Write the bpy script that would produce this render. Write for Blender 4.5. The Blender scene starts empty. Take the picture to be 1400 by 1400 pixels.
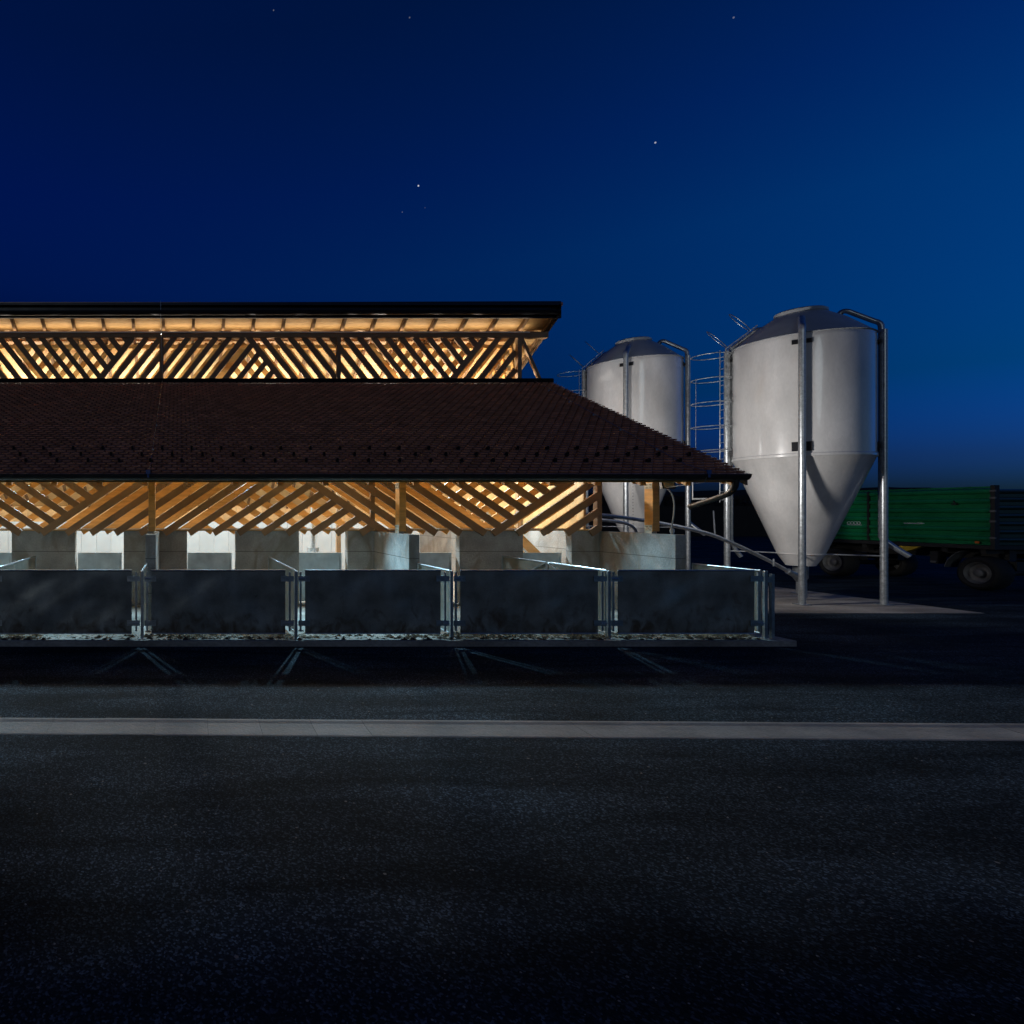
import bpy, math, random
from mathutils import Vector, Matrix
random.seed(7)
rad = math.radians
S = 1.26                      # builder units -> metres
sc = bpy.context.scene
col = sc.collection

# ------------------------------------------------------------------ camera, sky, sun, exposure
cam_d = bpy.data.cameras.new('camera'); cam = bpy.data.objects.new('camera', cam_d); col.objects.link(cam)
cam.location = (0, 0, 1.7 * S); cam.rotation_euler = (rad(90), 0, 0)
cam_d.sensor_width = 36; cam_d.lens = 36 * 820 / 1400; cam_d.shift_x = (700 - 245) / 1400
cam_d.clip_start = .05; cam_d.clip_end = 3000
sc.camera = cam
sc.view_settings.view_transform = 'Standard'; sc.view_settings.look = 'None'
sc.view_settings.exposure = 0; sc.view_settings.gamma = 1
sc.render.engine = 'CYCLES'; sc.cycles.use_denoising = True
sc.cycles.max_bounces = 6; sc.cycles.diffuse_bounces = 4; sc.cycles.sample_clamp_indirect = 4

SUN_EL, SUN_AZ = -4.0, 122.0     # sun just under the horizon, off to the right
w = bpy.data.worlds.new('World'); sc.world = w; w.use_nodes = True
nt = w.node_tree; nt.nodes.clear()
def WN(t, **k):
    n = nt.nodes.new(t)
    for a, b in k.items(): setattr(n, a, b)
    return n
wo = WN('ShaderNodeOutputWorld'); bg = WN('ShaderNodeBackground')
sky = WN('ShaderNodeTexSky', sky_type='NISHITA', sun_disc=False, sun_elevation=rad(SUN_EL), sun_rotation=rad(SUN_AZ),
         air_density=1.0, dust_density=.4, ozone_density=5.0)
SKYMUL = (1.4, 33, 30)
tint = WN('ShaderNodeMix', data_type='RGBA', blend_type='MULTIPLY'); tint.inputs[0].default_value = 1
tint.inputs[7].default_value = (*SKYMUL, 1)
tg = WN('ShaderNodeTexCoord'); sz_ = WN('ShaderNodeSeparateXYZ'); nt.links.new(tg.outputs['Generated'], sz_.inputs[0])
cr = WN('ShaderNodeValToRGB'); nt.links.new(sz_.outputs[2], cr.inputs[0])
stops = [(0, (5, 62, 155)), (.03, (5, 49, 114)), (.06, (5, 42, 76)), (.15, (.4, 46, 41)), (.34, (.3, 58, 45)), (.46, (.3, 42, 40)), (.62, (.3, 33, 27))]
while len(cr.color_ramp.elements) < len(stops): cr.color_ramp.elements.new(.5)
for e_, (p_, c_) in zip(cr.color_ramp.elements, stops): e_.position = p_
for e_, (p_, c_) in zip(cr.color_ramp.elements, stops): e_.color = (*[q_ / 140 for q_ in c_], 1)
vs_ = WN('ShaderNodeVectorMath', operation='SCALE'); vs_.inputs['Scale'].default_value = 140
nt.links.new(cr.outputs[0], vs_.inputs[0])
bk = WN('ShaderNodeMapRange', interpolation_type='SMOOTHSTEP'); bk.inputs[1].default_value = .15; bk.inputs[2].default_value = -.35; nt.links.new(sz_.outputs[1], bk.inputs[0])
bm_ = WN('ShaderNodeMix', data_type='RGBA'); nt.links.new(bk.outputs[0], bm_.inputs[0]); nt.links.new(vs_.outputs[0], bm_.inputs[6]); bm_.inputs[7].default_value = (9, 24, 17, 1)
nt.links.new(bm_.outputs[2], tint.inputs[7])
nt.links.new(sky.outputs[0], tint.inputs[6])
# a handful of stars at infinity
tc = WN('ShaderNodeTexCoord')
star_px = [(572, 254, .6, 1.2), (896, 195, .4, 1.1), (560, 24, .10, 1), (1003, 24, .12, 1), (550, 290, .07, 1), (374, 14, .10, 1), (581, 284, .03, 1)]
prev = None
for (px, py, br, sz) in star_px:
    d = Vector(((px - 245) / 820, 1, (700 - py) / 820)).normalized()
    dp = WN('ShaderNodeVectorMath', operation='DISTANCE'); dp.inputs[1].default_value = d
    nrm = WN('ShaderNodeVectorMath', operation='NORMALIZE'); nt.links.new(tc.outputs['Generated'], nrm.inputs[0]); nt.links.new(nrm.outputs[0], dp.inputs[0])
    lt = WN('ShaderNodeMath', operation='LESS_THAN'); nt.links.new(dp.outputs['Value'], lt.inputs[0]); lt.inputs[1].default_value = .00085 * sz
    mu = WN('ShaderNodeMath', operation='MULTIPLY'); nt.links.new(lt.outputs[0], mu.inputs[0]); mu.inputs[1].default_value = br
    if prev is None: prev = mu
    else:
        ad = WN('ShaderNodeMath', operation='ADD'); nt.links.new(prev.outputs[0], ad.inputs[0]); nt.links.new(mu.outputs[0], ad.inputs[1]); prev = ad
SKY_STRENGTH = .12
sdiv = WN('ShaderNodeMath', operation='MULTIPLY'); nt.links.new(prev.outputs[0], sdiv.inputs[0]); sdiv.inputs[1].default_value = 1 / SKY_STRENGTH
ad = WN('ShaderNodeMix', data_type='RGBA', blend_type='ADD'); ad.inputs[0].default_value = 1
nt.links.new(tint.outputs[2], ad.inputs[6]); nt.links.new(sdiv.outputs[0], ad.inputs[7])
nt.links.new(ad.outputs[2], bg.inputs[0]); bg.inputs[1].default_value = SKY_STRENGTH
nt.links.new(bg.outputs[0], wo.inputs[0])

sun_d = bpy.data.lights.new('fill_sun', 'SUN'); sun_d.energy = .10; sun_d.angle = rad(12); sun_d.color = (.80, .94, 1.0)
fill_sun = bpy.data.objects.new('fill_sun', sun_d); col.objects.link(fill_sun)          # added faint fill light from behind the camera, low
fill_sun.rotation_euler = Vector((.30, .93, -.20)).to_track_quat('-Z', 'Y').to_euler()
# ------------------------------------------------------------------ materials
def mat(name, color, rough=.6, metal=0, var=.25, nscale=4, bump=0, bscale=30, stretch=(1, 1, 1), col2=None, rnd=0, emit=None, spec=.5, coat=0, fine=0, fscale=60):
    m = bpy.data.materials.new(name); m.use_nodes = True
    t = m.node_tree; b = t.nodes['Principled BSDF']
    def N(ty, **k):
        n = t.nodes.new(ty)
        for a, c in k.items(): setattr(n, a, c)
        return n
    L = t.links.new
    b.inputs['Roughness'].default_value = rough; b.inputs['Metallic'].default_value = metal
    b.inputs['Specular IOR Level'].default_value = spec; b.inputs['Coat Weight'].default_value = coat
    tc = N('ShaderNodeTexCoord'); mp = N('ShaderNodeMapping'); L(tc.outputs['Object'], mp.inputs[0]); mp.inputs['Scale'].default_value = stretch
    no = N('ShaderNodeTexNoise'); no.inputs['Scale'].default_value = nscale; no.inputs['Detail'].default_value = 6; L(mp.outputs[0], no.inputs[0])
    mr = N('ShaderNodeMapRange'); mr.inputs[1].default_value = .3; mr.inputs[2].default_value = .7; L(no.outputs[0], mr.inputs[0])
    mx = N('ShaderNodeMix', data_type='RGBA'); L(mr.outputs[0], mx.inputs[0])
    c2 = col2 or tuple(c * (1 - var) for c in color)
    mx.inputs[6].default_value = (*c2, 1); mx.inputs[7].default_value = (*color, 1)
    out = mx.outputs[2]
    if rnd:
        at = N('ShaderNodeAttribute', attribute_name='rnd')
        m2 = N('ShaderNodeMapRange'); m2.inputs[3].default_value = 1 - rnd; m2.inputs[4].default_value = 1 + rnd; L(at.outputs['Fac'], m2.inputs[0])
        vm = N('ShaderNodeVectorMath', operation='SCALE'); L(out, vm.inputs[0]); L(m2.outputs[0], vm.inputs['Scale']); out = vm.outputs[0]
    if fine:
        n3 = N('ShaderNodeTexNoise'); n3.inputs['Scale'].default_value = fscale; n3.inputs['Detail'].default_value = 3; L(mp.outputs[0], n3.inputs[0])
        m3 = N('ShaderNodeMapRange'); m3.inputs[1].default_value = .3; m3.inputs[2].default_value = .7; m3.inputs[3].default_value = 1 - fine; m3.inputs[4].default_value = 1 + fine; L(n3.outputs[0], m3.inputs[0])
        v3 = N('ShaderNodeVectorMath', operation='SCALE'); L(out, v3.inputs[0]); L(m3.outputs[0], v3.inputs['Scale']); out = v3.outputs[0]
    L(out, b.inputs['Base Color'])
    mr2 = N('ShaderNodeMapRange'); mr2.inputs[3].default_value = max(0, rough - .12); mr2.inputs[4].default_value = min(1, rough + .12); L(no.outputs[0], mr2.inputs[0]); L(mr2.outputs[0], b.inputs['Roughness'])
    if bump:
        n2 = N('ShaderNodeTexNoise'); n2.inputs['Scale'].default_value = bscale; n2.inputs['Detail'].default_value = 5; L(mp.outputs[0], n2.inputs[0])
        bp = N('ShaderNodeBump'); bp.inputs['Strength'].default_value = bump; bp.inputs['Distance'].default_value = .02; L(n2.outputs[0], bp.inputs['Height']); L(bp.outputs[0], b.inputs['Normal'])
    if emit:
        b.inputs['Emission Color'].default_value = (*emit[0], 1); b.inputs['Emission Strength'].default_value = emit[1]
    return m

M = {}
M['wood'] = mat('pine_wood', (.74, .38, .10), .55, var=.3, nscale=3, stretch=(1, 1, 6), rnd=.22, bump=.2, bscale=40)
M['board'] = mat('pine_boards', (.66, .40, .16), .5, var=.25, nscale=2, stretch=(.4, 6, 6), rnd=.15, bump=.2)
M['darkwood'] = mat('stained_wood', (.34, .20, .10), .6, var=.3, nscale=3, rnd=.2, bump=.2)
M['rafterwood'] = mat('shaded_rafter_wood', (.20, .11, .05), .7, var=.3, nscale=3, spec=.2)  # dark base colour stands in for shade on the upper rafters
M['concrete'] = mat('concrete', (.40, .385, .36), .85, var=.4, nscale=2.2, bump=.35, bscale=25, fine=.12, fscale=30)
M['slab'] = mat('slab_concrete', (.40, .37, .33), .85, col2=(.17, .15, .125), nscale=1.3, bump=.4, bscale=25, stretch=(.6, 1.6, 1), fine=.2, fscale=25)
M['kerbc'] = mat('kerb_concrete', (.29, .28, .265), .8, var=.4, nscale=2.5, bump=.3, rnd=.12, fine=.15)
M['panel'] = mat('grey_panel', (.34, .36, .37), .5, var=.12, nscale=2, rnd=.06)
M['white'] = mat('white_panel', (.78, .80, .80), .5, var=.12, nscale=2, rnd=.06)
M['galv'] = mat('galvanised_steel', (.50, .53, .55), .38, metal=.85, var=.35, nscale=9, fine=.15, fscale=50, bump=.05)
M['plate'] = mat('zinc_plate', (.55, .50, .40), .6, metal=.2, var=.2)
M['pipe'] = mat('galvanised_pipe', (.55, .58, .60), .35, metal=.7, var=.35, nscale=14, fine=.2, fscale=60)
M['flap'] = mat('flap_sheet', (.74, .82, .84), .5, metal=.2, var=.35, nscale=4)
M['sheet'] = mat('steel_sheet', (.34, .335, .29), .32, metal=.2, var=.55, nscale=2.6, bump=.55, bscale=1.6, fine=.1)
M['tile'] = mat('clay_tile', (.60, .27, .17), .34, col2=(.40, .175, .11), nscale=5, rnd=.20, bump=.12, bscale=50)
M['black'] = mat('black_metal', (.018, .018, .022), .4, metal=.3, var=.2)
M['gutter'] = mat('brown_gutter', (.055, .048, .045), .4, metal=.4, var=.25)
M['silo'] = mat('silo_shell', (.80, .78, .76), .24, coat=.4, var=.40, nscale=.9, stretch=(1.3, 1.3, .55), bump=.08, bscale=3, fine=.04, fscale=20)
M['silocap'] = mat('silo_roof', (.44, .46, .48), .4, var=.2, nscale=3)  # white of the shell, darkened in the colour because the roof is unlit
M['green'] = mat('green_paint', (.014, .27, .09), .30, var=.35, nscale=2, fine=.1, coat=.3)
M['guard'] = mat('guard_metal', (.008, .008, .008), .8, var=.1, spec=.2)
M['shaded_green'] = mat('shaded_green_paint', (.022, .055, .042), .35, var=.3, nscale=2)  # trailer green with the shade of its unlit end put into the colour
M['chassis'] = mat('chassis', (.03, .028, .026), .6, var=.3)
M['rubber'] = mat('rubber', (.022, .021, .02), .8, var=.4, nscale=12, bump=.3)
M['rim'] = mat('rim', (.24, .235, .225), .6, metal=.3, var=.4)
M['yellow'] = mat('yellow_plastic', (.75, .50, .04), .5, var=.2)
M['orange'] = mat('orange_lens', (.8, .18, .03), .3, var=.1)
M['lens_grey'] = mat('floodlight_glass', (.45, .46, .48), .2, var=.1)
M['decal'] = mat('white_decal', (.75, .77, .77), .5, var=.1)
M['blue_clamp'] = mat('blue_clamp', (.05, .10, .30), .4, var=.2)
M['straw'] = mat('straw', (.34, .25, .13), .9, var=.6, nscale=8, rnd=.5)
M['manure'] = mat('manure', (.07, .045, .028), .9, var=.5, nscale=9, bump=.8, bscale=30)
M['hill'] = mat('dark_field', (.012, .014, .010), .95, var=.5, nscale=.2)
M['hedge'] = mat('hedge', (.030, .024, .018), .95, var=.5, nscale=1.5)
M['lamp'] = mat('lamp_tube', (.9, .9, .9), .5, var=0, emit=((.95, .98, 1), 6))
M['cable'] = mat('white_cable', (.6, .6, .58), .5, var=.1)

# asphalt: aggregate speckle, worn patches
def asphalt():
    m = bpy.data.materials.new('asphalt'); m.use_nodes = True
    t = m.node_tree; b = t.nodes['Principled BSDF']; L = t.links.new
    tc = t.nodes.new('ShaderNodeTexCoord')
    def noise(s, d=4):
        n = t.nodes.new('ShaderNodeTexNoise'); n.inputs['Scale'].default_value = s; n.inputs['Detail'].default_value = d; L(tc.outputs['Object'], n.inputs[0]); return n
    big = noise(.5, 5); agg = noise(55, 2)
    vo = t.nodes.new('ShaderNodeTexVoronoi'); vo.inputs['Scale'].default_value = 85; L(tc.outputs['Object'], vo.inputs[0])
    v2 = t.nodes.new('ShaderNodeTexVoronoi'); v2.inputs['Scale'].default_value = 9; L(tc.outputs['Object'], v2.inputs[0])
    r1 = t.nodes.new('ShaderNodeMapRange'); r1.inputs[1].default_value = .3; r1.inputs[2].default_value = .7; r1.inputs[3].default_value = .55; r1.inputs[4].default_value = 1.3; L(big.outputs[0], r1.inputs[0])
    # stones: cell colour random -> brightness
    sx = t.nodes.new('ShaderNodeSeparateColor'); L(vo.outputs['Color'], sx.inputs[0])
    pw = t.nodes.new('ShaderNodeMath'); pw.operation = 'POWER'; pw.inputs[1].default_value = 5; L(sx.outputs[0], pw.inputs[0])
    r2 = t.nodes.new('ShaderNodeMapRange'); r2.inputs[3].default_value = .42; r2.inputs[4].default_value = 3.4; L(pw.outputs[0], r2.inputs[0])
    # rare pale chips
    s2 = t.nodes.new('ShaderNodeSeparateColor'); L(v2.outputs['Color'], s2.inputs[0])
    g1 = t.nodes.new('ShaderNodeMath'); g1.operation = 'GREATER_THAN'; g1.inputs[1].default_value = .93; L(s2.outputs[1], g1.inputs[0])
    l1 = t.nodes.new('ShaderNodeMath'); l1.operation = 'LESS_THAN'; l1.inputs[1].default_value = .10; L(v2.outputs['Distance'], l1.inputs[0])
    ch = t.nodes.new('ShaderNodeMath'); ch.operation = 'MULTIPLY'; L(g1.outputs[0], ch.inputs[0]); L(l1.outputs[0], ch.inputs[1])
    mu = t.nodes.new('ShaderNodeMath'); mu.operation = 'MULTIPLY'; L(r1.outputs[0], mu.inputs[0]); L(r2.outputs[0], mu.inputs[1])
    sc_ = t.nodes.new('ShaderNodeVectorMath'); sc_.operation = 'SCALE'; sc_.inputs[0].default_value = (.030, .044, .058); L(mu.outputs[0], sc_.inputs['Scale'])
    mx = t.nodes.new('ShaderNodeMix'); mx.data_type = 'RGBA'; L(ch.outputs[0], mx.inputs[0]); L(sc_.outputs[0], mx.inputs[6]); mx.inputs[7].default_value = (.22, .21, .20, 1)
    L(mx.outputs[2], b.inputs['Base Color']); b.inputs['Roughness'].default_value = .92; b.inputs['Specular IOR Level'].default_value = .05
    bp = t.nodes.new('ShaderNodeBump'); bp.inputs['Strength'].default_value = .35; bp.inputs['Distance'].default_value = .006; L(vo.outputs['Distance'], bp.inputs['Height'])
    bp2 = t.nodes.new('ShaderNodeBump'); bp2.inputs['Strength'].default_value = .25; bp2.inputs['Distance'].default_value = .01; L(agg.outputs[0], bp2.inputs['Height']); L(bp.outputs[0], bp2.inputs['Normal'])
    L(bp2.outputs[0], b.inputs['Normal'])
    mp = t.nodes.new('ShaderNodeMapping'); mp.inputs['Scale'].default_value = (.25, 1.6, 1); L(tc.outputs['Object'], mp.inputs[0])
    st = t.nodes.new('ShaderNodeTexNoise'); st.inputs['Scale'].default_value = 1.6; st.inputs['Detail'].default_value = 8; st.inputs['Distortion'].default_value = .6; L(mp.outputs[0], st.inputs[0])
    r4 = t.nodes.new('ShaderNodeMapRange'); r4.inputs[1].default_value = .35; r4.inputs[2].default_value = .65; r4.inputs[3].default_value = .5; r4.inputs[4].default_value = 1.35; L(st.outputs[0], r4.inputs[0])
    m4 = t.nodes.new('ShaderNodeMath'); m4.operation = 'MULTIPLY'; L(mu.outputs[0], m4.inputs[0]); L(r4.outputs[0], m4.inputs[1]); L(m4.outputs[0], sc_.inputs['Scale'])
    return m
M['asphalt'] = asphalt()

# concrete with formwork board lines
def formed():
    m = M['concrete'].copy(); m.name = 'formed_concrete'
    t = m.node_tree; b = t.nodes['Principled BSDF']; L = t.links.new
    tc = t.nodes.new('ShaderNodeTexCoord'); sp = t.nodes.new('ShaderNodeSeparateXYZ'); L(tc.outputs['Object'], sp.inputs[0])
    wv = t.nodes.new('ShaderNodeMath'); wv.operation = 'PINGPONG'; wv.inputs[1].default_value = .32; L(sp.outputs[2], wv.inputs[0])
    lt = t.nodes.new('ShaderNodeMath'); lt.operation = 'LESS_THAN'; lt.inputs[1].default_value = .006; L(wv.outputs[0], lt.inputs[0])
    n = t.nodes.new('ShaderNodeTexNoise'); n.inputs['Scale'].default_value = 1.4; n.inputs['Detail'].default_value = 7; n.inputs['Distortion'].default_value = 1.5
    mp = t.nodes.new('ShaderNodeMapping'); mp.inputs['Scale'].default_value = (1.5, 1.5, .8); L(tc.outputs['Object'], mp.inputs[0]); L(mp.outputs[0], n.inputs[0])
    mr = t.nodes.new('ShaderNodeMapRange'); mr.inputs[1].default_value = .50; mr.inputs[2].default_value = .72; L(n.outputs[0], mr.inputs[0])
    src = b.inputs['Base Color'].links[0].from_socket
    mx = t.nodes.new('ShaderNodeMix'); mx.data_type = 'RGBA'; L(mr.outputs[0], mx.inputs[0]); L(src, mx.inputs[6]); mx.inputs[7].default_value = (.22, .19, .15, 1)
    m2 = t.nodes.new('ShaderNodeMix'); m2.data_type = 'RGBA'; L(lt.outputs[0], m2.inputs[0]); L(mx.outputs[2], m2.inputs[6]); m2.inputs[7].default_value = (.10, .09, .08, 1)
    L(m2.outputs[2], b.inputs['Base Color'])
    return m
M['formed'] = formed()
def splashed():
    m = M['sheet'].copy(); m.name = 'splashed_sheet'; t = m.node_tree; b = t.nodes['Principled BSDF']; L = t.links.new
    tc = t.nodes.new('ShaderNodeTexCoord'); sp = t.nodes.new('ShaderNodeSeparateXYZ'); L(tc.outputs['Object'], sp.inputs[0])
    n = t.nodes.new('ShaderNodeTexNoise'); n.inputs['Scale'].default_value = 5; n.inputs['Detail'].default_value = 9; n.inputs['Distortion'].default_value = .8
    oi = t.nodes.new('ShaderNodeObjectInfo'); ov = t.nodes.new('ShaderNodeVectorMath'); ov.operation = 'SCALE'; ov.inputs[0].default_value = (37, 11, 23); L(oi.outputs['Random'], ov.inputs['Scale'])
    mp = t.nodes.new('ShaderNodeMapping'); mp.inputs['Scale'].default_value = (1.3, 1, .9); L(tc.outputs['Object'], mp.inputs[0]); L(ov.outputs[0], mp.inputs['Location']); L(mp.outputs[0], n.inputs[0])
    zz = t.nodes.new('ShaderNodeMapRange'); zz.inputs[1].default_value = 0; zz.inputs[2].default_value = .55; zz.inputs[3].default_value = .20; zz.inputs[4].default_value = -.10; L(sp.outputs[2], zz.inputs[0])
    a = t.nodes.new('ShaderNodeMath'); L(n.outputs[0], a.inputs[0]); L(zz.outputs[0], a.inputs[1])
    r = t.nodes.new('ShaderNodeMapRange'); r.inputs[1].default_value = .54; r.inputs[2].default_value = .80; L(a.outputs[0], r.inputs[0])
    src = b.inputs['Base Color'].links[0].from_socket
    mx = t.nodes.new('ShaderNodeMix'); mx.data_type = 'RGBA'; L(r.outputs[0], mx.inputs[0]); L(src, mx.inputs[6]); mx.inputs[7].default_value = (.10, .07, .045, 1); L(mx.outputs[2], b.inputs['Base Color'])
    q = t.nodes.new('ShaderNodeMath'); q.operation = 'MULTIPLY'; q.inputs[1].default_value = -.2
    mr = t.nodes.new('ShaderNodeMapRange'); mr.inputs[3].default_value = .2; mr.inputs[4].default_value = 0; L(r.outputs[0], mr.inputs[0]); L(mr.outputs[0], b.inputs['Metallic'])
    return m
M['splashed'] = splashed()

# ------------------------------------------------------------------ mesh builder
PW = {}
class MB:
    def __init__(s): s.v = []; s.f = []; s.r = []
    def add(s, vs, fs, r=None):
        o = len(s.v); r = random.random() if r is None else r
        s.v += [tuple(p) for p in vs]; s.f += [tuple(i + o for i in f) for f in fs]; s.r += [r] * len(fs); return s
    def box(s, x0, x1, y0, y1, z0, z1):
        vs = [(x, y, z) for x in (x0, x1) for y in (y0, y1) for z in (z0, z1)]
        return s.add(vs, [(0, 1, 3, 2), (4, 6, 7, 5), (0, 4, 5, 1), (2, 3, 7, 6), (0, 2, 6, 4), (1, 5, 7, 3)])
    def bar(s, a, b, wd, th, up=(0, 0, 1)):
        a = Vector(a); b = Vector(b); d = (b - a).normalized(); u = Vector(up); sd = d.cross(u)
        if sd.length < 1e-4: sd = d.cross(Vector((1, 0, 0)))
        sd.normalize(); u = sd.cross(d).normalized(); vs = []
        for p in (a, b):
            for i, j in ((-1, -1), (1, -1), (1, 1), (-1, 1)): vs.append(p + sd * (i * wd / 2) + u * (j * th / 2))
        return s.add(vs, [(0, 1, 2, 3), (7, 6, 5, 4), (0, 4, 5, 1), (1, 5, 6, 2), (2, 6, 7, 3), (3, 7, 4, 0)])
    def tube(s, pts, r, n=10, closed=False, cap=True):
        pts = [Vector(p) for p in pts]; N = len(pts); rs = r if isinstance(r, (list, tuple)) else [r] * N
        vs = []; ref = None
        for i, p in enumerate(pts):
            if closed: d = pts[(i + 1) % N] - pts[i - 1]
            else: d = pts[min(i + 1, N - 1)] - pts[max(i - 1, 0)]
            d.normalize()
            if ref is None:
                ref = d.cross(Vector((0, 0, 1)))
                if ref.length < .05: ref = d.cross(Vector((0, 1, 0)))
            ref = (ref - d * ref.dot(d)).normalized(); b2 = d.cross(ref)
            for k in range(n):
                a = 2 * math.pi * k / n; vs.append(p + (ref * math.cos(a) + b2 * math.sin(a)) * rs[i])
        fs = []
        for i in range(N if closed else N - 1):
            j = (i + 1) % N
            for k in range(n): fs.append((i * n + k, i * n + (k + 1) % n, j * n + (k + 1) % n, j * n + k))
        if cap and not closed: fs += [tuple(range(n))[::-1], tuple((N - 1) * n + k for k in range(n))]
        return s.add(vs, fs)
    def lathe(s, prof, c, n=48, close=False):
        vs = []; fs = []; m = len(prof)
        for k in range(n):
            a = 2 * math.pi * k / n
            for (r, z) in prof: vs.append((c[0] + r * math.cos(a), c[1] + r * math.sin(a), c[2] + z))
        for k in range(n):
            q = (k + 1) % n
            for i in range(m - 1 if not close else m): j = (i + 1) % m; fs.append((k * m + i, q * m + i, q * m + j, k * m + j))
        return s.add(vs, fs)
    def extrude_x(s, prof, x0, x1):      # profile (y,z) swept along x
        m = len(prof); vs = [(x0, y, z) for y, z in prof] + [(x1, y, z) for y, z in prof]
        fs = [(i, (i + 1) % m, m + (i + 1) % m, m + i) for i in range(m)] + [tuple(range(m))[::-1], tuple(range(m, 2 * m))]
        return s.add(vs, fs)
    def extrude_y(s, prof, y0, y1):      # profile (x,z) swept along y
        m = len(prof); vs = [(x, y0, z) for x, z in prof] + [(x, y1, z) for x, z in prof]
        fs = [(i, (i + 1) % m, m + (i + 1) % m, m + i) for i in range(m)] + [tuple(range(m))[::-1], tuple(range(m, 2 * m))]
        return s.add(vs, fs)
    def build(s, name, m, parent=None, origin=(0, 0, 0), smooth=False, bevel=0):
        o0 = Vector(PW[parent.as_pointer()]) if parent else Vector(origin)
        me = bpy.data.meshes.new(name); me.from_pydata([((Vector(p) - o0) * S)[:] for p in s.v], [], s.f)
        at = me.attributes.new('rnd', 'FLOAT', 'FACE'); at.data.foreach_set('value', s.r)
        me.materials.append(M[m] if isinstance(m, str) else m); me.validate(); me.update()
        import bmesh
        bm = bmesh.new(); bm.from_mesh(me); bmesh.ops.recalc_face_normals(bm, faces=bm.faces); bm.to_mesh(me); bm.free()
        if smooth: me.shade_smooth(); me.set_sharp_from_angle(angle=rad(38))
        o = bpy.data.objects.new(name, me); col.objects.link(o)
        if parent: o.parent = parent
        else: o.location = o0 * S
        PW[o.as_pointer()] = tuple(o0)
        if bevel:
            bv = o.modifiers.new('bevel', 'BEVEL'); bv.width = bevel; bv.segments = 2; bv.limit_method = 'ANGLE'
        return o
def thing(name, loc, label=None, cat=None, group=None):
    o = bpy.data.objects.new(name, None); col.objects.link(o); o.location = Vector(loc) * S; o.empty_display_size = .2
    PW[o.as_pointer()] = tuple(loc); tag(o, label, cat, group); return o
def tag(o, label=None, cat=None, group=None, kind=None):
    if label: o['label'] = label
    if cat: o['category'] = cat
    if group: o['group'] = group
    if kind: o['kind'] = kind
    return o
def light(name, typ, loc, parent, energy, color=(1, 1, 1), **k):
    d = bpy.data.lights.new(name, typ); d.energy = energy * S * S; d.color = color
    rot = k.pop('rot', None)
    for a, b in k.items(): setattr(d, a, b)
    o = bpy.data.objects.new(name, d); col.objects.link(o)
    o0 = Vector(PW[parent.as_pointer()]) if parent else Vector((0, 0, 0))
    o.location = (Vector(loc) - o0) * S
    if parent: o.parent = parent
    if rot: o.rotation_euler = rot
    return o
def arc(p0, p1, p2, n=6):
    p0, p1, p2 = Vector(p0), Vector(p1), Vector(p2)
    return [p0 * (1 - t) ** 2 + p1 * 2 * t * (1 - t) + p2 * t * t for t in [i / n for i in range(n + 1)]]

# ------------------------------------------------------------------ ground
g = MB(); n = 40
g.add([(-300, -60, 0), (400, -60, 0), (400, 500, 0), (-300, 500, 0)], [(0, 1, 2, 3)])
tag(g.build('asphalt_yard', 'asphalt'), kind='structure')
# drainage kerb strip, made of short stones, running almost along the barn
k = MB(); a = rad(-1.0); x = -6.0
while x < 12:
    L_ = .415 if x < 1.2 else 1.66
    prof = [(.165, -.05), (.165, .016), (.145, .020), (.125, .019), (.085, .010), (0, .006), (-.11, .006), (-.15, .005), (-.165, .001), (-.165, -.05)]
    dz = random.uniform(-.002, .002)
    e = .0010
    def P(xx, y, z): return (xx * math.cos(a) - y * math.sin(a), 4.725 + xx * math.sin(a) + y * math.cos(a), z)
    m_ = len(prof); vs = [P(x + e, y, z + dz) for y, z in prof] + [P(x + L_ - e, y, z + dz) for y, z in prof]
    k.add(vs, [(i, (i + 1) % m_, m_ + (i + 1) % m_, m_ + i) for i in range(m_)] + [tuple(range(m_)), tuple(range(m_, 2 * m_))])
    x += L_
tag(k.build('kerb', 'kerbc', origin=(0, 4.725, 0)), kind='structure')
# concrete floor of the pens (raised 7 cm)
p = MB(); p.extrude_x([(7.576, -.03), (7.576, .066), (7.586, .074), (10.3, .074), (10.3, -.03)], -9, 7.80)
tag(p.build('pen_slab', 'slab'), kind='structure')
p = MB(); p.box(7.81, 13.45, 10.02, 18.5, -.03, .012)
p.box(7.81, 8.5, 9.9, 10.018, -.03, .004)
tag(p.build('silo_pad', 'slab'), kind='structure')
p = MB(); p.box(-9, 7.3, 10.302, 19, -.03, .07)
tag(p.build('barn_floor', 'slab'), kind='structure')

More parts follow.
